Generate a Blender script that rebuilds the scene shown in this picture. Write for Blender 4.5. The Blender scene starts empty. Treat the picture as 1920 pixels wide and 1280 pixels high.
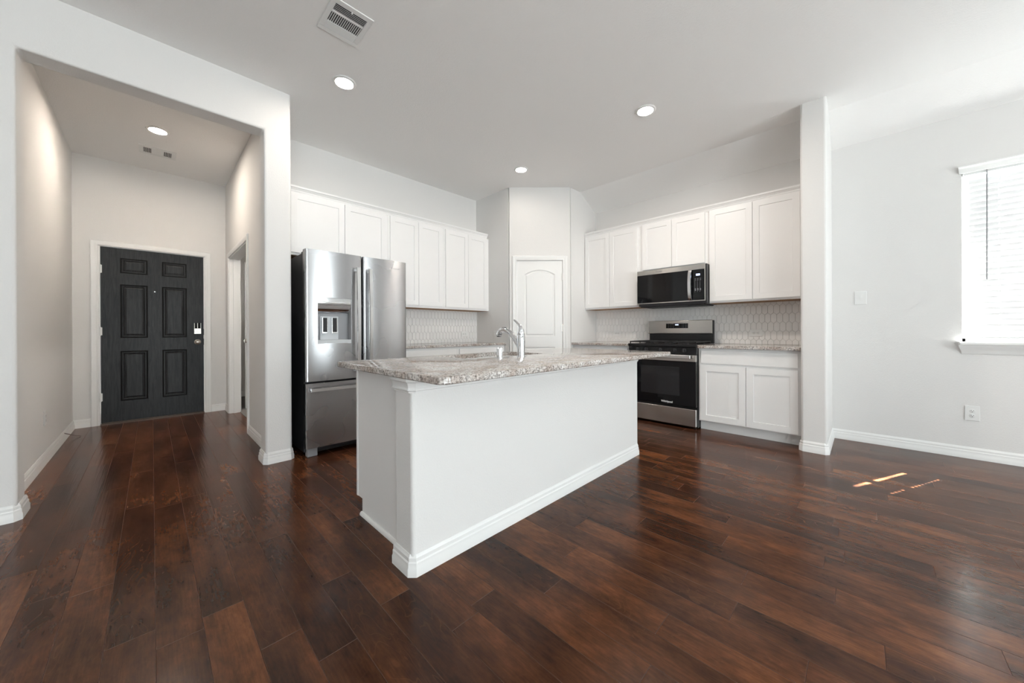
import bpy, math, random
from mathutils import Vector, Matrix
random.seed(7)
sc = bpy.context.scene
COL = sc.collection
R = math.radians

# ------------------------------------------------------------------ camera
YAW, PITCH, ROLL = R(44.6724), R(-0.0569), R(-0.2501)
F_PX, SY, CH = 667.2989, -18.0249, 1.0572
fw = Vector((math.cos(YAW)*math.cos(PITCH), math.sin(YAW)*math.cos(PITCH), math.sin(PITCH)))
rt = Vector((math.sin(YAW), -math.cos(YAW), 0)); up = rt.cross(fw)
r2 = rt*math.cos(ROLL)+up*math.sin(ROLL); u2 = -rt*math.sin(ROLL)+up*math.cos(ROLL)
cd = bpy.data.cameras.new('camera'); cam = bpy.data.objects.new('camera', cd); COL.objects.link(cam)
m = Matrix((r2, u2, -fw)).transposed().to_4x4(); m.translation = Vector((0, 0, CH)); cam.matrix_world = m
cd.sensor_width = 36; cd.lens = F_PX/1920*36; cd.shift_y = SY/1920; cd.clip_start = .02
sc.camera = cam

# ------------------------------------------------------------------ world, sun, daylight
W = bpy.data.worlds.new('sky'); sc.world = W; W.use_nodes = True
bg = W.node_tree.nodes['Background']; bg.inputs[0].default_value = (.86, .93, 1, 1); bg.inputs[1].default_value = 1.0
sd = bpy.data.lights.new('sun', 'SUN'); sun = bpy.data.objects.new('sun', sd); COL.objects.link(sun)
sun.rotation_euler = Vector((-.908, .419, -1.117)).to_track_quat('-Z', 'Y').to_euler()
sd.energy = 120; sd.angle = R(.4); sd.color = (1, .97, .94)
def area(name, loc, aim, w, h, e, color=(.90, .955, 1)):
    l = bpy.data.lights.new(name, 'AREA'); l.shape = 'RECTANGLE'; l.size = w; l.size_y = h; l.energy = e; l.color = color
    o = bpy.data.objects.new(name, l); COL.objects.link(o); o.location = loc
    o.rotation_euler = Vector(aim).to_track_quat('-Z', 'Y').to_euler(); return o
BACKWIN = [(-2.7, -1.3), (-.6, .8), (2.1, 3.4)]      # x ranges of the windows behind the camera
for a, b in BACKWIN:
    area('window_daylight', ((a+b)/2, -4.42, 1.35), (0, 1, .2), b-a, 2.0, 70)
area('window_daylight', (4.99, -1.04, 1.66), (-1, 0, 0), 1.1, 1.8, 58)
sc.view_settings.view_transform = 'Standard'; sc.view_settings.look = 'None'
sc.view_settings.exposure = 0.47; sc.view_settings.gamma = 1; sc.view_settings.use_curve_mapping = False
sc.render.film_transparent = False
try:
    sc.cycles.max_bounces = 12; sc.cycles.diffuse_bounces = 6; sc.cycles.transparent_max_bounces = 12
except Exception: pass

# ------------------------------------------------------------------ materials
def newmat(name):
    mt = bpy.data.materials.new(name); mt.use_nodes = True
    return mt, mt.node_tree.nodes, mt.node_tree.links, mt.node_tree.nodes['Principled BSDF']
def mapping(N, L, scale, src='Object'):
    tc = N.new('ShaderNodeTexCoord'); mp = N.new('ShaderNodeMapping'); mp.inputs['Scale'].default_value = scale
    L.new(tc.outputs[src], mp.inputs[0]); return mp.outputs[0]
def worldpos(N, L, scale):
    g = N.new('ShaderNodeNewGeometry'); mp = N.new('ShaderNodeMapping'); mp.inputs['Scale'].default_value = scale
    L.new(g.outputs['Position'], mp.inputs[0]); return mp.outputs[0]
def noise(N, L, vec, scale, detail=2, rough=.5, dist=0):
    n = N.new('ShaderNodeTexNoise'); n.inputs['Scale'].default_value = scale; n.inputs['Detail'].default_value = detail
    n.inputs['Roughness'].default_value = rough; n.inputs['Distortion'].default_value = dist
    L.new(vec, n.inputs['Vector']); return n
def ramp(N, L, fac, stops):
    r = N.new('ShaderNodeValToRGB'); e = r.color_ramp.elements
    while len(e) < len(stops): e.new(.5)
    for k, (p, c) in enumerate(stops):
        e[k].position = p; e[k].color = c if len(c) == 4 else (*c, 1)
    L.new(fac, r.inputs[0]); return r
def bump(N, L, h, strength, dist, B):
    b = N.new('ShaderNodeBump'); b.inputs['Strength'].default_value = strength; b.inputs['Distance'].default_value = dist
    L.new(h, b.inputs['Height']); L.new(b.outputs[0], B.inputs['Normal']); return b
def solid(name, c, rough=.5, metal=0, spec=.5, coat=0):
    mt, N, L, B = newmat(name); B.inputs['Base Color'].default_value = (*c, 1); B.inputs['Roughness'].default_value = rough
    B.inputs['Metallic'].default_value = metal; B.inputs['Specular IOR Level'].default_value = spec
    B.inputs['Coat Weight'].default_value = coat
    # a faint procedural unevenness of the finish
    n = noise(N, L, worldpos(N, L, (1, 1, 1)), 9, 2); mr = N.new('ShaderNodeMapRange')
    mr.inputs[3].default_value = max(rough-.03, 0.01); mr.inputs[4].default_value = rough+.03
    L.new(n.outputs[0], mr.inputs[0]); L.new(mr.outputs[0], B.inputs['Roughness'])
    return mt
def paint(name, c, rough, scale, strength, dist=.002):
    mt, N, L, B = newmat(name); B.inputs['Base Color'].default_value = (*c, 1); B.inputs['Roughness'].default_value = rough
    B.inputs['Specular IOR Level'].default_value = .3
    n = noise(N, L, worldpos(N, L, (1, 1, 1)), scale, 3, .55); bump(N, L, n.outputs[0], strength, dist, B); return mt
M = {}
M['wall'] = paint('wall_paint', (.765, .755, .743), .75, 130, .45, .0025)
M['ceiling'] = paint('ceiling_paint', (.90, .89, .88), .9, 90, .5, .003)
M['trim'] = solid('trim_paint', (.84, .84, .83), .35)
M['cabinet'] = solid('cabinet_paint', (.87, .865, .86), .38)
M['raw_wood'] = solid('raw_plywood', (.36, .2, .1), .7)
M['black'] = solid('black_enamel', (.012, .012, .013), .22)
M['blackmatte'] = solid('black_matte', (.012, .012, .013), .55)
M['darkmetal'] = solid('dark_steel', (.05, .05, .055), .4, .6)
M['glass_black'] = solid('black_glass', (.004, .004, .005), .05, 0, .4)
M['ovenwin'] = solid('oven_window', (.018, .018, .02), .08)
M['chrome'] = solid('chrome', (.82, .83, .85), .06, 1)
M['nickel'] = solid('satin_nickel', (.62, .58, .52), .28, 1)
M['plate'] = solid('cover_plate', (.8, .8, .79), .35)
M['slot'] = solid('slot_dark', (.05, .05, .05), .6)
M['greyplastic'] = solid('grey_plastic', (.3, .3, .31), .4)
M['lightplastic'] = solid('light_grey_plastic', (.55, .57, .59), .35)
M['sink'] = solid('sink_steel', (.65, .66, .67), .25, 1)
M['carpet'] = paint('grey_carpet', (.22, .21, .2), .95, 300, 1, .004)
M['rearbounce'] = paint('beige_bounce', (.74, .72, .69), .95, 260, 1, .005)  # pale surface for the added light bouncer behind the camera
M['ground'] = paint('gravel', (.085, .085, .082), .9, 20, .3)
M['sill'] = solid('threshold_bronze', (.1, .075, .06), .45, .3)
M['cable'] = solid('cable_jacket', (.12, .1, .1), .5)

def stainless(name, c=(.47, .47, .48), rough=.27, axis='h', strength=.03):
    mt, N, L, B = newmat(name); B.inputs['Metallic'].default_value = 1; B.inputs['Base Color'].default_value = (*c, 1)
    s = (2, 2, 2200)
    n = noise(N, L, worldpos(N, L, (2, 2, 2)), 1, 2, .6); mr = N.new('ShaderNodeMapRange')
    mr.inputs[3].default_value = rough-.03; mr.inputs[4].default_value = rough+.03
    L.new(n.outputs[0], mr.inputs[0]); L.new(mr.outputs[0], B.inputs['Roughness']); B.inputs['Anisotropic'].default_value = .85; B.inputs['Anisotropic Rotation'].default_value = .25; tg = N.new('ShaderNodeTangent'); tg.direction_type = 'RADIAL'; tg.axis = 'Z'; L.new(tg.outputs[0], B.inputs['Tangent']); return mt
M['steel'] = stainless('brushed_steel')
M['handle_steel'] = stainless('handle_steel', (.78, .78, .78), .2)
M['warm_steel'] = stainless('range_steel', (.6, .575, .55), .24)

def emit(name, c, s):
    mt = bpy.data.materials.new(name); mt.use_nodes = True; N = mt.node_tree.nodes; L = mt.node_tree.links
    N.clear(); e = N.new('ShaderNodeEmission'); o = N.new('ShaderNodeOutputMaterial'); e.inputs[0].default_value = (*c, 1); e.inputs[1].default_value = s
    L.new(e.outputs[0], o.inputs[0]); return mt
for k_, v_ in (('lamp_a', 175), ('lamp_b', 520), ('lamp_c', 62)): M[k_] = emit('lamp_lens', (1, .9, .8), v_)
M['halllamp'] = emit('hall_lamp_lens', (1, .88, .75), 370)
M['roomfill'] = emit('room_fill_glow', (1, .95, .88), 420)  # unseen fill light added to brighten the side room
M['display'] = emit('display_glow', (.6, .7, 1), 1.6)
M['legend'] = solid('panel_legend', (.33, .34, .36), .5)

# window glass that lets daylight through
mt = bpy.data.materials.new('window_glass'); mt.use_nodes = True; N = mt.node_tree.nodes; L = mt.node_tree.links; N.clear()
o_ = N.new('ShaderNodeOutputMaterial'); mx = N.new('ShaderNodeMixShader'); tr = N.new('ShaderNodeBsdfTransparent'); gl = N.new('ShaderNodeBsdfGlossy')
gl.inputs['Roughness'].default_value = .02; tr.inputs[0].default_value = (.95, .97, .96, 1); lw = N.new('ShaderNodeLayerWeight'); lw.inputs[0].default_value = .5
pw = N.new('ShaderNodeMath'); pw.operation = 'POWER'; pw.inputs[1].default_value = 5; L.new(lw.outputs['Facing'], pw.inputs[0])
fr = N.new('ShaderNodeMath'); fr.operation = 'MULTIPLY_ADD'; fr.inputs[1].default_value = .9; fr.inputs[2].default_value = .03; L.new(pw.outputs[0], fr.inputs[0])
L.new(fr.outputs[0], mx.inputs[0]); L.new(tr.outputs[0], mx.inputs[1]); L.new(gl.outputs[0], mx.inputs[2]); L.new(mx.outputs[0], o_.inputs[0]); M['glass'] = mt
# blind slats: white, letting some light through
mt = bpy.data.materials.new('blind_slat'); mt.use_nodes = True; N = mt.node_tree.nodes; L = mt.node_tree.links; N.clear()
o_ = N.new('ShaderNodeOutputMaterial'); mx = N.new('ShaderNodeMixShader'); d_ = N.new('ShaderNodeBsdfDiffuse'); t_ = N.new('ShaderNodeBsdfTranslucent')
d_.inputs[0].default_value = (.88, .88, .88, 1); t_.inputs[0].default_value = (.9, .9, .9, 1); mx.inputs[0].default_value = .05
L.new(d_.outputs[0], mx.inputs[1]); L.new(t_.outputs[0], mx.inputs[2]); L.new(mx.outputs[0], o_.inputs[0]); M['slat'] = mt

# granite
mt, N, L, B = newmat('speckled_granite')
v = worldpos(N, L, (1, 1, 1))
nw = noise(N, L, v, 30, 2, .6); dv = N.new('ShaderNodeMixRGB'); dv.blend_type = 'LINEAR_LIGHT'; dv.inputs[0].default_value = .02
L.new(v, dv.inputs[1]); L.new(nw.outputs['Color'], dv.inputs[2]); dv.inputs[0].default_value = .006
n1 = noise(N, L, dv.outputs[0], 95, 3, .6); c1 = ramp(N, L, n1.outputs[0], [(.34, (.02, .02, .022)), (.40, (.12, .10, .095)), (.46, (.36, .33, .31)), (.52, (.6, .58, .56)), (.6, (.84, .83, .82))])
vo = N.new('ShaderNodeTexVoronoi'); vo.inputs['Scale'].default_value = 210; L.new(dv.outputs[0], vo.inputs['Vector'])
c2 = ramp(N, L, vo.outputs['Color'], [(.08, (.015, .015, .018)), (.22, (.25, .22, .21)), (.5, (.6, .57, .55)), (.9, (.85, .84, .84))])
mxa = N.new('ShaderNodeMixRGB'); mxa.inputs[0].default_value = .4; L.new(c1.outputs[0], mxa.inputs[1]); L.new(c2.outputs[0], mxa.inputs[2])
n3 = noise(N, L, v, 9, 3, .6); c3 = ramp(N, L, n3.outputs[0], [(.40, (1, .98, .96)), (.60, (.68, .57, .5))])
mxb = N.new('ShaderNodeMixRGB'); mxb.blend_type = 'MULTIPLY'; mxb.inputs[0].default_value = .8; L.new(mxa.outputs[0], mxb.inputs[1]); L.new(c3.outputs[0], mxb.inputs[2])
L.new(mxb.outputs[0], B.inputs['Base Color']); B.inputs['Roughness'].default_value = .07; B.inputs['Specular IOR Level'].default_value = .6
M['granite'] = mt

# hand-scraped plank floor
mt, N, L, B = newmat('dark_plank_wood')
at = N.new('ShaderNodeAttribute'); at.attribute_name = 'plank'; sp = N.new('ShaderNodeSeparateColor'); L.new(at.outputs['Color'], sp.inputs[0])
off = N.new('ShaderNodeCombineXYZ')
for k, s in ((0, 31.), (1, 17.), (2, 23.)):
    mu = N.new('ShaderNodeMath'); mu.operation = 'MULTIPLY'; mu.inputs[1].default_value = s; L.new(sp.outputs[1 if k != 1 else 2], mu.inputs[0]); L.new(mu.outputs[0], off.inputs[k])
g = N.new('ShaderNodeNewGeometry'); ad = N.new('ShaderNodeVectorMath'); ad.operation = 'ADD'; L.new(g.outputs['Position'], ad.inputs[0]); L.new(off.outputs[0], ad.inputs[1])
def mp_(scale):
    mp = N.new('ShaderNodeMapping'); mp.inputs['Scale'].default_value = scale; L.new(ad.outputs[0], mp.inputs[0]); return mp.outputs[0]
blot = noise(N, L, mp_((6, 1.7, 1)), 1, 3, .5, .35)
fine = noise(N, L, mp_((150, 9, 1)), 1, 3, .6)
fig = noise(N, L, mp_((9, 2.2, 1)), 1, 2, .45, 1.2)
tone = N.new('ShaderNodeMath'); tone.operation = 'MULTIPLY_ADD'; tone.inputs[1].default_value = .15; L.new(sp.outputs[0], tone.inputs[0])
b2 = N.new('ShaderNodeMath'); b2.operation = 'MULTIPLY_ADD'; b2.inputs[1].default_value = .8; b2.inputs[2].default_value = .015; L.new(blot.outputs[0], b2.inputs[0]); L.new(b2.outputs[0], tone.inputs[2])
cr = ramp(N, L, tone.outputs[0], [(.2, (.017, .0064, .0035)), (.40, (.045, .0158, .0075)), (.56, (.092, .0325, .0138)), (.74, (.17, .062, .024)), (.95, (.27, .115, .042))])
fm = N.new('ShaderNodeMapRange'); fm.inputs[1].default_value = .3; fm.inputs[2].default_value = .7; fm.inputs[3].default_value = .8; fm.inputs[4].default_value = 1.2; L.new(fine.outputs[0], fm.inputs[0])
mott = noise(N, L, mp_((38, 16, 1)), 1, 4, .65); mm_ = N.new('ShaderNodeMapRange'); mm_.inputs[1].default_value = .3; mm_.inputs[2].default_value = .7; mm_.inputs[3].default_value = .7; mm_.inputs[4].default_value = 1.3; L.new(mott.outputs[0], mm_.inputs[0])
fmm = N.new('ShaderNodeMath'); fmm.operation = 'MULTIPLY'; L.new(fm.outputs[0], fmm.inputs[0]); L.new(mm_.outputs[0], fmm.inputs[1])
m1 = N.new('ShaderNodeMixRGB'); m1.blend_type = 'MULTIPLY'; m1.inputs[0].default_value = 1; L.new(cr.outputs[0], m1.inputs[1]); L.new(fmm.outputs[0], m1.inputs[2])
mu = N.new('ShaderNodeMath'); mu.operation = 'MULTIPLY'; mu.inputs[1].default_value = 55; L.new(fig.outputs[0], mu.inputs[0])
si = N.new('ShaderNodeMath'); si.operation = 'SINE'; L.new(mu.outputs[0], si.inputs[0])
sr = ramp(N, L, si.outputs[0], [(.9, (0, 0, 0)), (1, (1, 1, 1))])
msk = noise(N, L, mp_((4, 1.5, 1)), 1, 2); mr_ = ramp(N, L, msk.outputs[0], [(.46, (.04, .04, .04)), (.62, (.26, .26, .26))])
fx = N.new('ShaderNodeMath'); fx.operation = 'MULTIPLY'; L.new(sr.outputs[0], fx.inputs[0]); L.new(mr_.outputs[0], fx.inputs[1])
m2 = N.new('ShaderNodeMixRGB'); L.new(fx.outputs[0], m2.inputs[0]); L.new(m1.outputs[0], m2.inputs[1]); m2.inputs[2].default_value = (.16, .065, .028, 1)
L.new(m2.outputs[0], B.inputs['Base Color'])
rr = N.new('ShaderNodeMapRange'); rr.inputs[3].default_value = .17; rr.inputs[4].default_value = .25; L.new(fig.outputs[0], rr.inputs[0]); L.new(rr.outputs[0], B.inputs['Roughness'])
B.inputs['Specular IOR Level'].default_value = .2
scr = noise(N, L, mp_((80, 2, 1)), 1, 2, .5)
hh = N.new('ShaderNodeMath'); hh.operation = 'MULTIPLY_ADD'; hh.inputs[1].default_value = .02; L.new(fine.outputs[0], hh.inputs[0]); L.new(scr.outputs[0], hh.inputs[2])
bump(N, L, hh.outputs[0], .22, .0018, B)
M['plank'] = mt
M['gap'] = solid('plank_gap', (.12, .055, .035), .5)

# charcoal wood-grain front door
mt, N, L, B = newmat('charcoal_door_paint')
n = noise(N, L, worldpos(N, L, (60, 60, 5)), 1, 4, .6, .8); c = ramp(N, L, n.outputs[0], [(.35, (.020, .0215, .0235)), (.7, (.038, .0405, .0435))])
L.new(c.outputs[0], B.inputs['Base Color']); B.inputs['Roughness'].default_value = .36; B.inputs['Specular IOR Level'].default_value = .18; bump(N, L, n.outputs[0], .35, .002, B); M['charcoal'] = mt
M['groove'] = solid('door_groove', (.006, .0055, .0055), .5, 0, .2)
M['tile'] = solid('glazed_tile', (.84, .83, .82), .2)
M['grout'] = solid('tile_grout', (.52, .50, .48), .85)

# ------------------------------------------------------------------ mesh helpers
class MB:
    def __init__(s): s.v = []; s.f = []; s.m = []
    def add(s, vs, fs, m=0):
        o = len(s.v); s.v += [tuple(p) for p in vs]; s.f += [tuple(i+o for i in f) for f in fs]; s.m += [m]*len(fs); return s
    def box(s, x0, x1, y0, y1, z0, z1, m=0):
        return s.add([(x0,y0,z0),(x1,y0,z0),(x1,y1,z0),(x0,y1,z0),(x0,y0,z1),(x1,y0,z1),(x1,y1,z1),(x0,y1,z1)],
            [(0,3,2,1),(4,5,6,7),(0,1,5,4),(1,2,6,5),(2,3,7,6),(3,0,4,7)], m)
    def prism(s, poly, z0, z1, m=0):          # poly CCW in xy
        n = len(poly); return s.add([(x,y,z0) for x,y in poly]+[(x,y,z1) for x,y in poly],
            [tuple(range(n-1,-1,-1)), tuple(range(n,2*n))]+[(i,(i+1)%n,n+(i+1)%n,n+i) for i in range(n)], m)
    def prism_y(s, poly, y0, y1, m=0):        # poly in xz
        n = len(poly); return s.add([(x,y0,z) for x,z in poly]+[(x,y1,z) for x,z in poly],
            [tuple(range(n)), tuple(range(2*n-1,n-1,-1))]+[(i,n+i,n+(i+1)%n,(i+1)%n) for i in range(n)], m)
    def tube(s, pts, rad, n=16, m=0, sx=1, sy=1, sub=1):
        pts = [Vector(p) for p in pts]; k = len(pts); rad = rad if isinstance(rad, (list, tuple)) else [rad]*k
        if sub > 1:
            P2, R2 = [], []
            for i in range(k-1):
                a, b, c, d = pts[max(i-1,0)], pts[i], pts[i+1], pts[min(i+2,k-1)]
                ra, rb, rc, rd = rad[max(i-1,0)], rad[i], rad[i+1], rad[min(i+2,k-1)]
                for q in range(sub):
                    t = q/sub; f = lambda A, B_, C_, D_: (B_*2+(C_-A)*t+(A*2-B_*5+C_*4-D_)*t*t+(B_*3-A-C_*3+D_)*t**3)*.5
                    P2.append(f(a,b,c,d)); R2.append(f(ra,rb,rc,rd))
            P2.append(pts[-1]); R2.append(rad[-1]); pts, rad = P2, R2; k = len(pts)
        vs = []; ref = None
        for i in range(k):
            t = (pts[min(i+1,k-1)]-pts[max(i-1,0)]).normalized()
            if ref is None: ref = Vector((1,0,0)) if abs(t.x) < .8 else Vector((0,1,0))
            a = (ref-t*ref.dot(t)).normalized(); b = t.cross(a); ref = a
            vs += [pts[i]+(a*math.cos(2*math.pi*j/n)*sx+b*math.sin(2*math.pi*j/n)*sy)*rad[i] for j in range(n)]
        fs = [(i*n+j, i*n+(j+1)%n, (i+1)*n+(j+1)%n, (i+1)*n+j) for i in range(k-1) for j in range(n)]
        fs += [tuple(range(n-1,-1,-1)), tuple(range((k-1)*n, k*n))]; return s.add(vs, fs, m)
    def lathe(s, prof, c=(0,0,0), axis='z', n=32, m=0):    # prof [(r,h)]
        vs = []
        for r, h in prof:
            for j in range(n):
                a = 2*math.pi*j/n; p = (r*math.cos(a), r*math.sin(a), h)
                if axis == 'y': p = (p[0], -p[2], p[1])    # h towards -y (front)
                vs.append((c[0]+p[0], c[1]+p[1], c[2]+p[2]))
        k = len(prof); fs = [(i*n+j, i*n+(j+1)%n, (i+1)*n+(j+1)%n, (i+1)*n+j) for i in range(k-1) for j in range(n)]
        fs += [tuple(range(n-1,-1,-1)), tuple(range((k-1)*n, k*n))]; return s.add(vs, fs, m)
    def sweep(s, path, prof, m=0):            # profile (o,z): o to the RIGHT of travel
        P = [Vector(p) for p in path]; k = len(P); nn = [(P[i+1]-P[i]).normalized() for i in range(k-1)]
        nn = [Vector((d.y, -d.x)) for d in nn]; offs = []
        for i in range(k):
            if i == 0: offs.append(nn[0])
            elif i == k-1: offs.append(nn[-1])
            else:
                a, b = nn[i-1], nn[i]; offs.append((a+b)/(1+a.dot(b)))
        q = len(prof); vs = [(P[i].x+offs[i].x*o, P[i].y+offs[i].y*o, z) for i in range(k) for o, z in prof]
        fs = [(i*q+j, (i+1)*q+j, (i+1)*q+(j+1)%q, i*q+(j+1)%q) for i in range(k-1) for j in range(q)]
        fs += [tuple(range(q)), tuple(range(k*q-1, (k-1)*q-1, -1))]; return s.add(vs, fs, m)
    def build(s, name, mats, parent=None, bevel=0, smooth=0, loc=None, rz=None, seg=2, top=True):
        me = bpy.data.meshes.new(name); me.from_pydata(s.v, [], s.f); me.update()
        mats = mats if isinstance(mats, (list, tuple)) else [mats]
        for q in mats: me.materials.append(M[q])
        me.polygons.foreach_set('material_index', s.m)
        import bmesh
        bm = bmesh.new(); bm.from_mesh(me); bmesh.ops.recalc_face_normals(bm, faces=bm.faces); bm.to_mesh(me); bm.free()
        if smooth:
            me.polygons.foreach_set('use_smooth', [True]*len(me.polygons)); me.set_sharp_from_angle(angle=R(smooth))
        o = bpy.data.objects.new(name, me); COL.objects.link(o)
        if parent: o.parent = parent
        if loc: o.location = loc
        if rz: o.rotation_euler.z = rz
        if bevel:
            b = o.modifiers.new('bevel', 'BEVEL'); b.width = bevel; b.segments = seg; b.limit_method = 'ANGLE'; b.angle_limit = R(40)
        return o
def cham(path, c, corners):
    out = []
    for i, p in enumerate(path):
        if i in corners:
            p = Vector(p); a = (Vector(path[i-1])-p).normalized(); b = (Vector(path[i+1])-p).normalized()
            out += [tuple(p+a*c), tuple(p+b*c)]
        else: out.append(tuple(p))
    return out
def structure(o): o['kind'] = 'structure'; return o
def thing(name, label, cat, loc=(0,0,0), rz=0, group=None, kind=None):
    o = bpy.data.objects.new(name, None); COL.objects.link(o); o.location = loc; o.rotation_euler.z = rz; o.empty_display_size = .05
    if label: o['label'] = label; o['category'] = cat
    if group: o['group'] = group
    if kind: o['kind'] = kind
    return o
def tag(o, label, cat, group=None):
    o['label'] = label; o['category'] = cat
    if group: o['group'] = group
    return o
def paneled(mb, w, h, t, panels, rings, m=0, mp=None, x0=0, z0=0, y=0):
    """slab front at y (facing -y), panels = rectangles (x0,x1,z0,z1) or ('arch',x0,x1,z0,zs,zt); rings = [(inset, depth)]"""
    xs = {0, w}; zs = {0, h}; holes = []
    for p in panels:
        if p[0] == 'arch': q = (p[1], p[2], p[3], p[5])
        else: q = p
        holes.append(q); xs |= {q[0], q[1]}; zs |= {q[2], q[3]}
    xs = sorted(xs); zs = sorted(zs)
    for a, b in zip(xs, xs[1:]):
        for c, d in zip(zs, zs[1:]):
            cx, cz = (a+b)/2, (c+d)/2
            if any(q[0] < cx < q[1] and q[2] < cz < q[3] for q in holes): continue
            mb.add([(x0+a,y,z0+c),(x0+b,y,z0+c),(x0+b,y,z0+d),(x0+a,y,z0+d)], [(0,1,2,3)], m)
    mb.add([(x0,y,z0),(x0+w,y,z0),(x0+w,y,z0+h),(x0,y,z0+h),(x0,y+t,z0),(x0+w,y+t,z0),(x0+w,y+t,z0+h),(x0,y+t,z0+h)],
           [(4,7,6,5),(0,4,5,1),(1,5,6,2),(2,6,7,3),(3,7,4,0)], m)
    for p, q in zip(panels, holes):
        def loop(i):
            if p[0] != 'arch': return [(q[0]+i,q[2]+i),(q[1]-i,q[2]+i),(q[1]-i,q[3]-i),(q[0]+i,q[3]-i)]
            a, b, c, s_, t_ = p[1:]; hw = (b-a)/2; rise = t_-s_; Rr = (hw*hw+rise*rise)/(2*rise); cx = (a+b)/2; cz = t_-Rr
            pts = [(a+i,c+i),(b-i,c+i)]; rr_ = Rr-i; am = math.asin((hw-i)/rr_)
            return pts+[(cx+rr_*math.sin(am-2*am*k/16), cz+rr_*math.cos(am-2*am*k/16)) for k in range(17)]
        if p[0] == 'arch':
            l0 = loop(0)[2:]; n = len(l0)
            mb.add([(x0+x,y,z0+z) for x,z in l0]+[(x0+x,y,z0+p[5]) for x,z in l0], [(k,n+k,n+k+1,k+1) for k in range(n-1)], m)
        L_ = [[(x0+x,y+d,z0+z) for x,z in loop(i)] for i, d in rings]
        n = len(L_[0])
        for k in range(len(L_)-1):
            mm = mp[k] if mp else m
            mb.add(L_[k]+L_[k+1], [(j,(j+1)%n,n+(j+1)%n,n+j) for j in range(n)], mm)
        mb.add(L_[-1], [tuple(range(n))], m)
    return mb
def text(body, size, loc, parent, mat, rx=90, ext=.0005, name='badge', bold=False):
    cu = bpy.data.curves.new(name, 'FONT'); cu.body = body; cu.size = size; cu.extrude = ext; cu.align_x = 'CENTER'; cu.align_y = 'CENTER'
    if bold: cu.offset = size*.02
    tmp = bpy.data.objects.new('t', cu); COL.objects.link(tmp); bpy.context.view_layer.update()
    me = bpy.data.meshes.new_from_object(tmp.evaluated_get(bpy.context.evaluated_depsgraph_get())); bpy.data.objects.remove(tmp)
    me.materials.clear(); me.materials.append(M[mat]); o = bpy.data.objects.new(name, me); COL.objects.link(o)
    o.parent = parent; o.location = loc; o.rotation_euler.x = R(rx); return o

# ------------------------------------------------------------------ plan
ZC, ZH = 3.04, 3.065
YH, TH = 3.406, .171
XR_, XJ, XJL, XHW, XHL, YD = .823, .635, -.538, .7145, -.620, 6.232
XN, YF, YN, XM, YM = 3.462, 4.178, 3.466, 4.054, 2.876
XF, XC, ZW = 4.309, 4.719, 2.83
XS, YCL, YCR = 4.016, .396, .223
XL, YB = -3.0, -4.2

# floor: one mesh of planks with real gaps
mb = MB(); PW = .1226; GAP = .0011; DEP = .0016
known = {-1:[1.80],1:[1.746],2:[1.431],3:[1.247],5:[1.333],6:[1.037],8:[.482],9:[.92],10:[.521],11:[.128],12:[.352],13:[-.047],14:[.366],
         15:[.881,.083,-.32],16:[.50],17:[.131],18:[.54],19:[.749],21:[.122],22:[-.487]}
rndm = random.Random(11); cols = []
for k in range(-26, 40):
    x0 = .005+k*PW; x1 = x0+PW
    if x0 < XL-.05: continue
    cuts = list(known.get(k, [rndm.uniform(1.6, 4.0) if k < 3 else rndm.uniform(-1.2, 1.2)])); lo, hi = min(cuts), max(cuts)
    first = True
    while hi < 6.2:
        hi += rndm.uniform(.75, 1.25) if not (first and k < 3) else 1.35
        first = False; cuts.append(hi)
    while lo > YB: lo -= rndm.uniform(.45, 1.2); cuts.append(lo)
    cuts = sorted(cuts)
    for a, b in zip(cuts, cuts[1:]):
        a = max(a, YB-.1); b = min(b, 6.33)
        if b-a < .02: continue
        g1 = GAP
        xa, xb, ya, yb = x0, x1, a, b
        v = [(xa+g1,ya+g1,0),(xb-g1,ya+g1,0),(xb-g1,yb-g1,0),(xa+g1,yb-g1,0),(xa,ya,-DEP),(xb,ya,-DEP),(xb,yb,-DEP),(xa,yb,-DEP)]
        mb.add(v, [(0,1,2,3)], 0); mb.add(v, [(4,5,1,0),(5,6,2,1),(6,7,3,2),(7,4,0,3)], 1)
        c = (rndm.random(), rndm.random(), rndm.random(), 1); cols += [c]*5
me = bpy.data.meshes.new('floor'); me.from_pydata(mb.v, [], mb.f); me.materials.append(M['plank']); me.materials.append(M['gap'])
me.polygons.foreach_set('material_index', mb.m)
aa = me.attributes.new('plank', 'FLOAT_COLOR', 'FACE'); aa.data.foreach_set('color', [x for c in cols for x in c])
fl = bpy.data.objects.new('floor', me); COL.objects.link(fl); structure(fl)
structure(MB().box(XL-.2, XC+.2, YB-.2, YD+.2, -.2, -.01).build('floor_slab', 'gap'))
structure(MB().box(.823, 3.3, YF+.12, 7.4, -.01, .004).build('floor_carpet', 'carpet'))
structure(MB().box(XL+.02, XC-.02, YB+.02, -2.3, -.01, .012).build('floor_bounce_rear', 'rearbounce'))  # added out of view to bounce light up onto the ceiling
structure(MB().box(-14, 18, -16, 14, -.4, -.21).build('ground', 'ground'))

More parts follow.
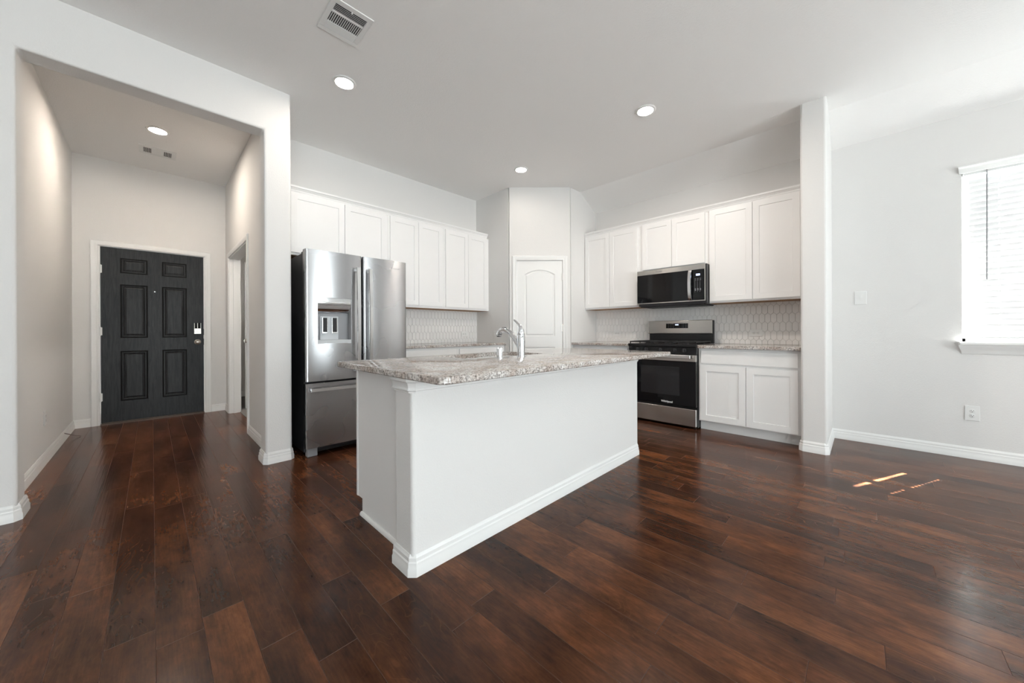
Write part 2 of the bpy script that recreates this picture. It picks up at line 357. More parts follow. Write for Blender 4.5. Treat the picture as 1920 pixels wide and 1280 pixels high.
# walls
def wall(name, mb, bevel=0, seg=4, mat='wall'): return structure(mb.build(name, mat, bevel=bevel, seg=seg, smooth=30 if bevel else 0))
wall('wall_hall_opening', MB().prism_y([(XL-.1,-.005),(XJL,-.005),(XJL,2.683),(XJ,2.683),(XJ,-.005),(XR_,-.005),(XR_,3.2),(XL-.1,3.2)], YH, YH+TH), .017)
wall('wall_hall_left', MB().box(XHL-.12, XHL, YH+TH-.03, YD+.13, -.005, 3.3))
dy0, dy1, dz = 4.64, 5.92, 2.035
wall('wall_hall_right', MB().box(XHW, XR_-.0006, YH+.05, dy0, -.005, 3.3).box(XHW, XR_-.0006, dy1, YD+.12, -.005, 3.3).box(XHW, XR_-.0006, dy0, dy1, dz, 3.3))
ox0, ox1, oz = -.43, .497, 2.067
wall('wall_entry', MB().box(XHL-.1, ox0, YD, YD+.12, -.005, 3.3).box(ox1, XHW+.05, YD, YD+.12, -.005, 3.3).box(ox0, ox1, YD, YD+.12, oz, 3.3))
wall('wall_kitchen_back', MB().box(XR_, XN+.02, YF, YF+.11, -.005, 3.3))
# pantry corner walls (door opening in the diagonal)
mb = MB().box(XN, XN+.1, YN+.02, YF+.1, -.005, 3.3)
u = Vector((XM-XN, YM-YN, 0)).normalized(); DL = Vector((XM-XN, YM-YN, 0)).length; nrm = Vector((u.y, -u.x, 0)); nrm = nrm if nrm.x < 0 else -nrm
def diag(s0, s1, z0, z1):
    a = Vector((XN, YN, 0))+u*s0; b = Vector((XN, YN, 0))+u*s1; c = b-nrm*.1; d = a-nrm*.1
    mb.prism([(p.x, p.y) for p in (a, b, c, d)], z0, z1)
ps0, ps1, pz = .098, .734, 2.036
diag(0, ps0, -.005, 3.3); diag(ps1, DL, -.005, 3.3); diag(ps0, ps1, pz, 3.3)
mb.box(XM+.02, XC+.1, YM, YM+.1, -.005, 3.3)
wall('wall_pantry', mb)
wy0, wy1, wz0, wz1 = -1.50, -.579, .955, 2.372
mb = MB()
for a, b in ((YB-.15, wy0), (wy1, YM+.1)): mb.box(XC, XC+.15, a, b, -.005, 3.3)
for a, b in ((wy0, wy1),): mb.box(XC, XC+.15, a, b, -.005, wz0).box(XC, XC+.15, a, b, wz1, 3.3)
wall('wall_right', mb)
wall('wall_stub', MB().box(XS, XC+.02, YCR, YCL, -.005, 3.15), .017)
wall('wall_left', MB().box(XL-.15, XL, YB-.15, YH+.1, -.005, 3.3))
mb = MB(); bz0, bz1 = .35, 2.35; edges = [XL-.1]+[e for p in BACKWIN for e in p]+[XC+.1]
for a, b in zip(edges[0::2], edges[1::2]): mb.box(a, b, YB-.15, YB, -.005, 3.3)
for a, b in BACKWIN: mb.box(a, b, YB-.15, YB, -.005, bz0).box(a, b, YB-.15, YB, bz1, 3.3)
wall('wall_back', mb)
mb = MB().box(.823, 3.3, 7.32, 7.45, -.01, 3).box(3.2, 3.3, YF+.1, 7.4, -.01, 3).box(XHW+.05, .823, YD+.1, 7.4, -.01, 3)
wall('wall_side_room', mb)
# ceilings
structure(MB().box(XL-.1, XF, YB-.1, YH+.02, ZC, ZC+.25).box(XR_-.02, XF, YH+.02, YF+.05, ZC, ZC+.25)
   .prism_y([(XF, ZC), (XC+.1, ZW-.052), (XC+.1, ZC+.25), (XF, ZC+.25)], YB-.1, YM+.12).build('ceiling', 'ceiling'))
structure(MB().box(XHL-.05, XHW+.02, YH+TH-.05, YD+.05, ZH, ZH+.2).build('ceiling_hall', 'ceiling'))
structure(MB().box(XHW+.04, 3.3, YF+.05, 7.45, 2.7, 2.85).build('ceiling_side_room', 'ceiling'))
# house roof overhang outside the right wall
structure(MB().prism_y([(XC+.14, 2.74), (5.57, 2.74), (5.57, 2.9), (XC+.14, 3.35)], YB-.9, 8).build('roof_eave', 'trim'))

structure(MB().box(XL-1, XC+.3, -8.2, YB-.16, 2.72, 2.85).build('roof_sun_blocker', 'trim'))  # unseen slab added to keep the sun out of the back windows
# baseboards
BP = [(0,0),(.016,0),(.016,.034),(.0125,.043),(.0125,.058),(.009,.064),(.009,.079),(.005,.086),(.003,.093),(0,.093)]
def base(name, *paths):
    mb = MB()
    for p in paths: mb.sweep(p, BP)
    return structure(mb.build(name, 'trim', smooth=25))
c_ = .018
base('baseboard_left', cham([(XL,YH),(XJL,YH),(XJL,YH+TH),(XHL,YH+TH),(XHL,YD),(-.492,YD)], c_, (1,)))
base('baseboard_hall', [(.559,YD),(XHW,YD),(XHW,5.985)])
base('baseboard_divider', cham([(XHW,4.578),(XHW,YH+TH),(XJ,YH+TH),(XJ,YH),(XR_,YH),(XR_,YF)], c_, (3,4)))
base('baseboard_right', cham([(4.095,YCL),(XS,YCL),(XS,YCR),(XC,YCR),(XC,YB),(XL,YB),(XL,YH)], c_, (1,2)))
P0 = Vector((XN,YN)); U2 = Vector((u.x,u.y))
base('baseboard_pantry', [tuple(P0+Vector((0,.06))), tuple(P0), tuple(P0+U2*.036)], [tuple(P0+U2*.796), (XM,YM), (XM+.05,YM)])
base('baseboard_side_room', [(.823,7.32),(3.2,7.32)])

# casings: profile (offset outwards from opening, proud)
CP = [(0,0),(0,.010),(.006,.014),(.018,.011),(.034,.016),(.052,.018),(.060,.014),(.060,0)]
def casing(mb, x0, x1, h, prof=CP, y=0, m=0):
    q = len(prof); vs = []
    for k, (px, pz, sx, sz) in enumerate(((x0,0,-1,0),(x0,h,-1,1),(x1,h,1,1),(x1,0,1,0))):
        vs += [(px+sx*o, y-p, pz+sz*o) for o, p in prof]
    fs = [(i*q+j, (i+1)*q+j, (i+1)*q+(j+1)%q, i*q+(j+1)%q) for i in range(3) for j in range(q)]+[tuple(range(q)), tuple(range(4*q-1,3*q-1,-1))]
    return mb.add(vs, fs, m)
def hinge(parent, x, z, y=-.004, mat='trim', label=None):
    o = MB().tube([(x,y,z-.05),(x,y,z+.05)], .0065, 10).box(x-.014, x+.014, y+.002, y+.006, z-.045, z+.045).build('hinge', mat, parent, smooth=40)
    if label: o['label'] = label
    return o
# front door
d = thing('door_1', 'charcoal six-panel front door with white casing at the end of the hall', 'door', (0, YD, 0), 0, kind='structure')
casing(MB(), ox0, ox1, oz-.001).build('casing', 'trim', d, smooth=20)
MB().box(ox0, -.418, .0, .115, 0, oz).box(.484, ox1, 0, .115, 0, oz).box(ox0, ox1, 0, .115, 2.06, oz).build('jamb', 'trim', d)
px = lambda a: a+.415
sl = MB(); sx, szz = -.415, .024
pans = [(a-sx, b-sx, c-szz, e-szz) for a, b in ((-.262,-.035),(.090,.318)) for c, e in ((.257,.846),(1.0,1.634),(1.766,1.944))]
paneled(sl, .896, 2.032, .043, pans, [(0,0),(.003,.006),(.011,.008),(.014,.002),(.022,.0015),(.029,.008),(.034,.009),(.05,.003)], 0, [1,1,1,0,0,1,0], sx, szz, .004)
sl.build('door_slab', ['charcoal', 'groove'], d)
for z in (.32, 1.08, 1.80): hinge(d, -.4165, z)
k = MB().box(.388,.456,-.012,.004,1.045,1.115,0).box(.388,.456,-.006,.004,1.115,1.187,1).box(.388,.393,-.012,0,1.115,1.187,0).box(.451,.456,-.012,0,1.115,1.187,0).box(.419,.4245,-.009,0,1.118,1.187,0).build('deadbolt', ['nickel','glass_black'], d, bevel=.001)
k['label'] = 'silver electronic deadbolt with dark keypad'
MB().box(.414,.432,-.022,-.01,1.06,1.092).build('thumb_turn', 'nickel', k, bevel=.002)
k = MB().lathe([(.001,0),(.034,0),(.034,.006),(.02,.01),(.012,.02),(.012,.034),(.026,.042),(.029,.054),(.024,.066),(.01,.072),(.001,.0725)], (.4225,.004,.939), 'y').build('door_knob', 'nickel', d, smooth=40); k['label'] = 'satin nickel knob'
MB().lathe([(.001,0),(.008,0),(.008,.003),(.005,.004),(.001,.004)], (.026,.004,1.567), 'y', 16).build('peephole', 'chrome', d, smooth=30)
MB().box(-.418,.484,-.035,.1,-.003,.018).box(-.41,.478,-.012,.02,.018,.024).build('threshold', 'sill', d, bevel=.003)
MB().box(.4815,.4845,-.003,.02,.9,.98).box(.4815,.4845,-.003,.02,1.03,1.11).build('strike_plate', 'blackmatte', d)
# pantry door on the diagonal
d = thing('door_2', 'white arched-panel pantry door in the corner between the two cabinet runs', 'door', (XN,YN,0), math.atan2(u.y,u.x), kind='structure')
casing(MB(), ps0, ps1, pz).build('casing', 'trim', d, smooth=20)
MB().box(ps0, ps0+.005, 0, .1, 0, pz).box(ps1-.005, ps1, 0, .1, 0, pz).box(ps0, ps1, 0, .1, pz-.005, pz).build('jamb', 'trim', d)
sl = MB(); W_ = ps1-ps0-.014; X_ = ps0+.007
paneled(sl, W_, 2.016, .035, [('arch', .10, W_-.10, .975, 1.83, 1.895), (.10, W_-.10, .19, .83)], [(0,0),(.012,.008),(.022,.009),(.034,.002),(.036,.002)], 0, None, X_, .012, .006)
sl.build('door_slab', 'trim', d)
for z in (.25, 1.1, 1.81): hinge(d, ps1-.006, z, mat='trim' if z != 1.1 else 'nickel')
MB().lathe([(.001,0),(.03,0),(.03,.006),(.012,.01),(.012,.034),(.026,.042),(.028,.054),(.01,.07),(.001,.07)], (X_+.06,.006,.94), 'y').build('door_knob', 'nickel', d, smooth=40)
# cased doorway in the hall right wall (local x runs towards -y world)
d = thing('door_3', 'white cased doorway in the right wall of the hall', 'doorway', (XHW, dy1, 0), R(-90), kind='structure')
w_ = dy1-dy0
casing(MB(), 0, w_, dz).build('casing', 'trim', d, smooth=20)
MB().box(0,.014,-.002,XR_-XHW+.002,0,dz).box(w_-.014,w_,-.002,XR_-XHW+.002,0,dz).box(0,w_,-.002,XR_-XHW+.002,dz-.014,dz).box(.014,.026,.04,.075,0,dz-.014).build('jamb', 'trim', d)
casing(MB(), 0, w_, dz).build('inner_casing', 'trim', d, smooth=20).matrix_local = Matrix.Translation((w_, XR_-XHW, 0)) @ Matrix.Rotation(math.pi, 4, 'Z')
d4 = thing('door_4', 'open white door seen edge-on through the hall doorway', 'door', (.905, 6.08, 0), 0, kind='structure')
paneled(MB(), .76, 2.02, .035, [('arch', .12,.64,.98,1.8,1.88),(.12,.64,.2,.85)], [(0,0),(.012,.008),(.022,.009),(.034,.002),(.036,.002)], 0, None, 0, .01, 0).build('door_slab', 'trim', d4)
k = MB().lathe([(.001,0),(.03,0),(.03,.006),(.012,.01),(.012,.03),(.026,.04),(.028,.052),(.01,.066),(.001,.066)], (.012,0,.945), 'y', 24).build('door_knob', 'nickel', d4, smooth=40)

# windows
def window(name, label, W_, H_, loc, rz, rail=True):
    w = thing(name, label, 'window', loc, rz, kind='structure')
    f = .03; mb = MB().box(0,f,.08,.14,0,H_).box(W_-f,W_,.08,.14,0,H_).box(0,W_,.08,.14,0,f).box(0,W_,.08,.14,H_-f,H_)
    if rail: mb.box(f,W_-f,.09,.13,H_*.46-.02,H_*.46+.02)
    mb.build('window_frame', 'trim', w, bevel=.003)
    MB().box(f,W_-f,.108,.112,f,H_-f).build('window_pane', 'glass', w)
    return w
SILL = [(0,0),(.002,-.004)]
def sill_and_head(w, W_, H_, head=True):
    MB().box(-.02,W_+.02,-.05,.08,-.024,0).build('sill', 'trim', w, bevel=.006)
    q = [(0,-.024),(.044,-.024),(.040,-.034),(.034,-.044),(.022,-.062),(.012,-.078),(.010,-.092),(.004,-.10),(0,-.10)]
    mb = MB(); n = len(q)
    vs = [(-.014+(.05-o)*.6-.015,-o,z) for o,z in q]+[(W_+.014-(.05-o)*.6+.015,-o,z) for o,z in q]
    mb.add(vs, [(j,n+j,n+(j+1)%n,(j+1)%n) for j in range(n)]+[tuple(range(n)), tuple(range(2*n-1,n-1,-1))]).build('apron', 'trim', w, smooth=30)
    if head:
        q = [(0,-.028),(.008,-.028),(.012,-.016),(.016,-.012),(.020,.002),(.032,.016),(.036,.018),(.036,.028),(0,.028)]; n = len(q)
        vs = [(-.012-o*.3,-o,H_+z) for o,z in q]+[(W_+.012+o*.3,-o,H_+z) for o,z in q]
        MB().add(vs, [(j,n+j,n+(j+1)%n,(j+1)%n) for j in range(n)]+[tuple(range(n)), tuple(range(2*n-1,n-1,-1))]).build('head_trim', 'trim', w, smooth=30)
w1 = window('window_1', 'window with closed white blinds in the right wall', wy1-wy0, wz1-wz0, (XC, wy1, wz0), R(-90)); sill_and_head(w1, wy1-wy0, wz1-wz0)
for i, (a, b) in enumerate(BACKWIN): window('window_%d' % (i+2), 'tall window of the wall facing the hall', b-a, bz1-bz0, (b, YB, bz0), R(180))

# blind in window_1. local: x along width, -y into room
def blind(loc, W_, H_, label):
    b = thing('window_blind', label, 'blind', loc, R(-90))
    MB().box(.012,W_-.012,.012,.065,H_-.045,H_-.002).build('headrail', 'plate', b, bevel=.002)
    mb = MB(); pitch = .0455; n = int((H_-.045-.055)/pitch); tilt = R(79); cords = [.192, W_-.192]; xl, xr = .041, W_-.036
    dv = Vector((0, -math.cos(tilt), math.sin(tilt)))     # width direction: upper edge to the room, lower edge to the glass
    th = Vector((0, -math.sin(tilt), -math.cos(tilt)))*.0014
    for k in range(n):
        c = Vector((0, .038, .075+pitch*k))
        def strip(s0, s1, xa, xb):
            cr0 = (1-(s0/.025)**2)*.0025; cr1 = (1-(s1/.025)**2)*.0025
            p = [c+dv*s0+th*(cr0/.0014), c+dv*s1+th*(cr1/.0014)]
            vs = []
            for xx in (xa, xb):
                for q in p: vs += [(xx, (q).y, (q).z), (xx, (q+th).y, (q+th).z)]
            mb.add(vs, [(0,2,6,4),(1,5,7,3),(0,4,5,1),(2,3,7,6),(0,1,3,2),(4,6,7,5)])
        segs = [-.0265,-.017,-.008,.008,.017,.0265]
        for s0, s1 in zip(segs, segs[1:]):
            if s0 == -.008:
                e = [xl]+[q for cc in cords for q in (cc-.0045, cc+.0045)]+[xr]
                for a, q in zip(e[0::2], e[1::2]): strip(s0, s1, a, q)
            else: strip(s0, s1, xl, xr)
    mb.build('slats', 'slat', b)
    MB().box(xl,xr,.02,.055,.03,.046).build('bottom_rail', 'greyplastic' if False else 'plate', b, bevel=.003)
    for cc in cords:
        MB().tube([(cc,.014,.04),(cc,.014,H_-.04)], .0012, 6).tube([(cc,.062,.04),(cc,.062,H_-.04)], .0012, 6).build('ladder_cord', 'plate', b)
    o = MB().tube([(.128,.004,H_-.03),(.127,.002,H_-.5),(.126,.003,.505)], .0045, 8).tube([(.128,.004,H_-.03),(.128,.02,H_-.02)], .002, 6).build('tilt_wand', 'greyplastic', b, smooth=40); o['label'] = 'dark grey tilt wand'
    return b
blind((XC+.002, wy1, wz0), wy1-wy0, wz1-wz0, 'closed white horizontal blind glowing in the window at right')

# ------------------------------------------------------------------ ceiling fixtures
def downlight(x, y, z, label, lamp, r=.088):
    t = thing('ceiling_light', label, 'light', (x, y, z), group='round recessed ceiling lights')
    MB().lathe([(.062,-.004),(.066,-.010),(r-.006,-.007),(r,-.001),(r,.0),(.062,.0)], n=48).build('trim_ring', 'plate', t, smooth=30)
    MB().lathe([(.001,-.0045),(.03,-.0055),(.0625,-.0045),(.0625,-.002),(.001,-.002)], n=48).build('lens', lamp, t, smooth=60)
downlight(1.081, 2.929, ZC, 'round recessed light over the refrigerator end of the kitchen', 'lamp_a')
downlight(3.128, 1.393, ZC, 'round recessed light in front of the range', 'lamp_b')
downlight(3.183, 2.979, ZC, 'round recessed light nearest the pantry corner', 'lamp_c')
downlight(1.7, 5.2, 2.7, 'unseen added light brightening the room beyond the hall doorway', 'roomfill')
downlight(.048, 4.97, ZH, 'round recessed light in the hall ceiling', 'halllamp')
# kitchen supply vent
t = thing('ceiling_vent', 'square three-way white vent in the kitchen ceiling', 'vent', (.755, 2.213, ZC), group='white ceiling vents')
w_, h_ = .248, .295
MB().box(0,w_,0,.034,-.007,0).box(0,w_,h_-.034,h_,-.007,0).box(0,.03,.034,h_-.034,-.007,0).box(w_-.03,w_,.034,h_-.034,-.007,0).box(.03,w_-.03,.096,.112,-.007,0).box(.03,w_-.03,.196,.206,-.007,0).build('frame', 'plate', t, bevel=.002)
MB().box(.03,w_-.03,.034,h_-.034,-.001,.0).build('duct', 'slot', t)
mb = MB()
for k in range(5): y = .036+k*.0125; mb.add([(.03,y,-.0065),(w_-.03,y,-.0065),(w_-.03,y+.0035,-.0015),(.03,y+.0035,-.0015)],[(0,1,2,3)])
for k in range(16): x = .034+k*.0116; mb.add([(x,.112,-.0065),(x+.007,.112,-.0015),(x+.007,.196,-.0015),(x,.196,-.0065)],[(0,1,2,3)])
for k in range(6): y = .208+k*.0098; mb.add([(.03,y+.008,-.0068),(w_-.03,y+.008,-.0068),(w_-.03,y,-.0015),(.03,y,-.0015)],[(0,1,2,3)])
o = mb.build('louvers', 'plate', t); s_ = o.modifiers.new('s', 'SOLIDIFY'); s_.thickness = .0009
MB().box(.12,.126,.03,.04,-.016,-.006).build('lever', 'plate', t)
t = thing('ceiling_vent', 'long narrow white vent in the hall ceiling beyond the light', 'vent', (-.093, 5.455, ZH), group='white ceiling vents')
w_, h_ = .295, .235
MB().box(0,w_,0,.045,-.006,0).box(0,w_,h_-.045,h_,-.006,0).box(0,.032,.045,h_-.045,-.006,0).box(w_-.042,w_,.045,h_-.045,-.006,0).box(.094,w_-.104,.045,h_-.045,-.0055,0).build('frame', 'plate', t, bevel=.0015)
MB().box(.03,w_-.03,.045,h_-.045,-.001,0).build('duct', 'slot', t)
for g0 in (.032, w_-.104):
    mb = MB()
    for k in range(6): mb.box(g0+.001+k*.0124, g0+.005+k*.0124, .045, h_-.045, -.006, -.001)
    mb.build('louvers', 'plate', t)

# ------------------------------------------------------------------ plates
def outlet(label, loc, rz, horizontal=False, blank=False, group='white outlet plates'):
    t = thing('wall_outlet', label, 'outlet', loc, rz, group=group)
    w_, h_ = (.118,.075) if horizontal else (.078,.122)
    MB().box(-w_/2,w_/2,-.006,0,-h_/2,h_/2).build('cover_plate', 'plate', t, bevel=.0025)
    for s in (-1, 1):
        mb = MB(); ms = MB()
        cx, cz = (s*.0195, 0) if horizontal else (0, s*.0195)
        mb.lathe([(.001,.006),(.0165,.006),(.0165,.0078),(.015,.0084),(.001,.0084)], (cx,0,cz), 'y', 20)
        for a, b_, hw, hh in ((-.006,.003,.0012,.004),(.006,.003,.0012,.0034),(0,-.007,.0024,.0024)):
            if horizontal: a, b_, hw, hh = b_, a, hh, hw
            ms.box(cx+a-hw, cx+a+hw, -.0089, -.008, cz+b_-hh, cz+b_+hh)
        rc = mb.build('receptacle', 'plate', t, smooth=30); ms.build('slot', 'slot', rc)
    return t
outlet('square-edged duplex outlet low on the right wall below the window', (XC, -.629, .372), R(-90))
outlet('small outlet low on the left wall of the hall', (XHL, 4.755, .367), R(90))
outlet('sideways outlet in the tile to the right of the range', (XC-.012, .849, 1.03), R(-90), True)
outlet('sideways outlet in the tile to the left of the range', (XC-.012, 2.520, 1.026), R(-90), True)
outlet('sideways outlet in the tile to the right of the refrigerator', (3.222, YF-.012, 1.027), 0, True)
t = thing('light_switch', 'white single plate on the wall between the stub wall and the window', 'switch', (XC, .021, 1.361), R(-90))
MB().box(-.041,.041,-.006,0,-.062,.062).build('cover_plate', 'plate', t, bevel=.0025)
MB().box(-.005,.005,-.008,-.005,-.012,.012).box(-.003,.003,-.014,-.007,0,.009).build('toggle', 'plate', t)
t = thing('light_switch', 'blank-looking plate on the pantry side wall behind the faucet', 'switch', (XN, 3.731, 1.028), R(-90))
MB().box(-.058,.058,-.006,0,-.037,.037).build('cover_plate', 'plate', t, bevel=.0025)
MB().box(-.012,.012,-.008,-.005,-.005,.005).box(.0,.009,-.014,-.007,-.003,.003).build('toggle', 'plate', t)
tag(MB().tube([(-.618,5.60,.078),(-.585,5.64,.052),(-.55,5.70,.018),(-.52,5.74,.006)], [.0035,.0035,.003,.0025], 6).build('cable', 'cable', smooth=40), 'short loose cable end poking over the hall baseboard', 'cable')

# ------------------------------------------------------------------ backsplash tiles
def backsplash(name, label, width, z0, z1, loc, rz, ph, tw=.0525, pitch=.0945, zr=1.285):
    mb = MB().box(0,width,-.005,0,z0,z1,1); g = .0011; hs = .0355; hp = .0595
    def clip(poly, ax, lim, sgn):
        out = []
        for i in range(len(poly)):
            a, b = poly[i-1], poly[i]; da = (a[ax]-lim)*sgn; db = (b[ax]-lim)*sgn
            if (da > 0) != (db > 0):
                t_ = da/(da-db); out.append((a[0]+(b[0]-a[0])*t_, a[1]+(b[1]-a[1])*t_))
            if db > 0: out.append(b)
        return out
    for r_ in range(-6, 6):
        zc = zr+r_*pitch; o = 0 if r_ % 2 == 0 else tw/2
        for k in range(-3, int(width/tw)+4):
            xc = ph+o+k*tw
            def ring(e): return [(xc-tw/2+e, zc-hs),(xc,zc-hp+e*1.3),(xc+tw/2-e,zc-hs),(xc+tw/2-e,zc+hs),(xc,zc+hp-e*1.3),(xc-tw/2+e,zc+hs)]
            P_ = ring(g)
            for ax, lim, sgn in ((0,0.0005,1),(0,width-.0005,-1),(1,z0+.0005,1),(1,z1-.0005,-1)):
                if P_: P_ = clip(P_, ax, lim, sgn)
            if len(P_) < 3: continue
            cx = sum(p[0] for p in P_)/len(P_); cz = sum(p[1] for p in P_)/len(P_); n = len(P_)
            Q = []
            for p in P_:
                dd = math.hypot(p[0]-cx, p[1]-cz); f_ = max(0, 1-.0014/max(dd, 1e-4)); Q.append((cx+(p[0]-cx)*f_, cz+(p[1]-cz)*f_))
            mb.add([(x,-.005,z) for x,z in P_]+[(x,-.009,z) for x,z in P_]+[(x,-.0102,z) for x,z in Q],
                [(i,(i+1)%n,n+(i+1)%n,n+i) for i in range(n)]+[(n+i,n+(i+1)%n,2*n+(i+1)%n,2*n+i) for i in range(n)]+[tuple(range(2*n,3*n))], 0)
    return tag(mb.build(name, ['tile','grout'], loc=loc, rz=rz), label, 'backsplash')
# right wall: local x = YM - y ; tile centre at y=.822
backsplash('tile_backsplash', 'white elongated-hexagon tile band on the wall behind the range', YM-YCL-.001, .9035, 1.372, (XC-.0005, YM-.0005, 0), R(-90), (YM-.822) % .0525)
backsplash('tile_backsplash', 'white elongated-hexagon tile band on the wall right of the refrigerator', XN-1.83, .9035, 1.365, (1.83, YF-.0005, 0), 0, .02)

# ------------------------------------------------------------------ cabinets. local: x to the right, front = -y, back at y=0
SH = [(0,0),(.0015,.006),(.002,.0065)]
def shaker(parent, x0, x1, z0, z1, y, st=.057, name='door', label=None):
    mb = MB(); w_, h_ = x1-x0, z1-z0
    paneled(mb, w_, h_, .019, [(st, w_-st, st, h_-st)], SH, 0, None, x0, z0, y)
    o = mb.build(name, 'cabinet', parent, bevel=.0012)
    if label: o['label'] = label
    return o
def upper(label, loc, rz, W_, z0, z1, depth, doors, dz0=None, under=True):
    t = thing('wall_cabinet', label, 'cabinet', loc, rz, group='white shaker wall cabinets')
    mb = MB().box(0,W_,-depth,-.001,z0,z1)
    mb.build('body', 'cabinet', t, bevel=.001)
    MB().box(.004,W_-.004,-depth+.019,-.003,z0-.002,z0+.001).build('underside', 'raw_wood', t)
    for a, b in doors: shaker(t, a, b, (dz0 or z0+.018), z1-.004, -depth-.019)
    return t
UZ1 = 2.405; ud = .279
# run over the refrigerator wall (loc y = wall)
x0 = XR_+.002
upper('short two-door wall cabinet directly above the refrigerator', (x0, YF, 0), 0, 1.912-x0, 1.805, UZ1, ud, [(.935-x0, 1.428-x0), (1.434-x0, 1.886-x0)], 1.828)
upper('tall two-door wall cabinet just right of the refrigerator', (1.913, YF, 0), 0, .765, 1.356, UZ1, ud, [(.025, .388), (.392, .741)], 1.383)
upper('tall two-door wall cabinet next to the pantry on the refrigerator wall', (2.679, YF, 0), 0, XN-2.680, 1.356, UZ1, ud, [(.025, .393), (.397, .737)], 1.383)
ur = XC-4.43
def yx(y): return YM-.001-y
UY = YM-.001
upper('tall two-door wall cabinet left of the microwave beside the pantry', (XC, UY, 0), R(-90), yx(2.042), 1.366, UZ1, ur, [(yx(2.868), yx(2.481)), (yx(2.477), yx(2.078))], 1.388)
upper('short two-door wall cabinet above the microwave', (XC, 2.041, 0), R(-90), 2.041-1.246, 1.808, UZ1, ur, [(2.041-2.013, 2.041-1.650), (2.041-1.646, 2.041-1.281)], 1.830)
upper('tall wide two-door wall cabinet right of the microwave', (XC, 1.245, 0), R(-90), 1.245-YCL-.001, 1.366, UZ1, ur, [(1.245-1.233, 1.245-.828), (1.245-.824, 1.245-.437)], 1.386)
# crowns
CR = [(0,-.004),(.006,-.004),(.008,.006),(.012,.012),(.014,.022),(.022,.032),(.026,.040),(.032,.044),(.034,.060),(.0,.060)]
def crown(label, path):
    tag(MB().sweep(path, [(o, UZ1+z+.001) for o, z in CR]).build('crown_molding', 'cabinet', smooth=20), label, 'molding', 'crown moldings along the cabinet tops')
crown('white crown molding along the cabinets of the refrigerator wall', [(XR_+.003, YF-ud), (XN-.036, YF-ud)])
crown('white crown molding along the cabinets of the range wall', [(XC-ur, YM-.002), (XC-ur, YCL+.002)])

def base_cab(label, loc, rz, W_, depth, fronts, ztop=.872, group='white shaker base cabinets', toe=.06, ends=(0,0)):
    """fronts: list of (kind, x0, x1, z0, z1)"""
    t = thing('base_cabinet', label, 'cabinet', loc, rz, group=group)
    MB().box(0,W_,-depth,-.001,.10,ztop).build('body', 'cabinet', t, bevel=.001)
    MB().box(0,W_,-depth+toe,-.01,0,.0995).build('toe_kick', 'cabinet', t)
    for kd, a, b, c, e in fronts:
        if kd == 'door': shaker(t, a, b, c, e, -depth-.019, .06)
        else: MB().box(a,b,-depth-.019,-depth,c,e).build('drawer_front', 'cabinet', t, bevel=.002)
    return t
bd = XC-4.119
base_cab('two-door base cabinet with one wide drawer front right of the range', (XC, 1.259, 0), R(-90), 1.259-YCL-.001, bd,
    [('drawer',1.259-1.232,1.259-.424,.713,.846), ('door',1.259-1.243,1.259-.828,.111,.692), ('door',1.259-.824,1.259-.424,.111,.692)])
base_cab('base cabinet left of the range beside the pantry', (XC, UY, 0), R(-90), UY-2.035, bd,
    [('drawer',.03,.81,.713,.846), ('door',.03,.418,.111,.692), ('door',.422,.81,.111,.692)])
fd = .60
base_cab('base cabinet right beside the refrigerator', (1.84, YF, 0), 0, .81, fd, [('drawer',.03,.78,.713,.846), ('door',.03,.403,.111,.692), ('door',.407,.78,.111,.692)])
base_cab('base cabinet of the refrigerator wall next to the pantry', (2.651, YF, 0), 0, XN-2.652, fd, [('drawer',.03,.78,.713,.846), ('door',.03,.403,.111,.692), ('door',.407,.78,.111,.692)])
def top(name, label, x0, x1, y0, y1, z1, th=.03):
    return tag(MB().box(x0,x1,y0,y1,z1-th,z1).build(name, 'granite', bevel=.004, seg=3), label, 'countertop', 'speckled granite countertops')
top('countertop', 'speckled granite countertop on the wall right of the refrigerator', 1.84, XN-.001, YF-.638, YF-.001, .903)
top('countertop', 'short granite countertop left of the range', 4.07, XC-.001, 2.034, YM-.001, .903)
top('countertop', 'granite countertop right of the range ending at the stub wall', 4.07, XC-.001, YCL+.001, 1.258, .903)

# ------------------------------------------------------------------ island
IX0, IX1, IY0, IY1 = .785, 2.94, 1.386, 1.54
isl = thing('kitchen_island', 'white island with drywall front, side panel and baseboard in the middle of the room', 'island', (IX0, IY0, 0))
ix = IX1-IX0; iw = IY1-IY0
px0 = .855-IX0; px1 = 2.90-IX0; py1 = 2.128-IY0
for xa in (px0-.003, px1-.022): MB().box(xa,xa+.025,py1,py1+.019,.092,.8565).build('corner_stile', 'cabinet', isl, bevel=.001)
o = MB().box(0,ix,0,iw,0,.8565).build('knee_wall', 'wall', isl, bevel=.016, seg=4, smooth=30)
ipath = cham([(0,iw),(0,0),(ix,0),(ix,iw)], .018, (1,2))
MB().sweep(ipath, BP).build('baseboard', 'trim', isl, smooth=25)
CAP = [(0,.792),(.005,.792),(.007,.799),(.012,.803),(.012,.808),(.008,.813),(.009,.824),(.014,.836),(.022,.843),(.022,.8565),(0,.8565)]
MB().sweep(ipath, CAP).build('cap_molding', 'trim', isl, smooth=25)
for xa in (px0, px1-.018):
    pf = [(iw,0),(py1-.055,0),(py1-.055,.092),(py1,.092),(py1,.8565),(iw,.8565)]; n = 6
    MB().add([(xa,y,z) for y,z in pf]+[(xa+.018,y,z) for y,z in pf], [tuple(range(n)), tuple(range(2*n-1,n-1,-1))]+[(i,(i+1)%n,n+(i+1)%n,n+i) for i in range(n)]).build('side_panel', 'cabinet', isl, bevel=.001)
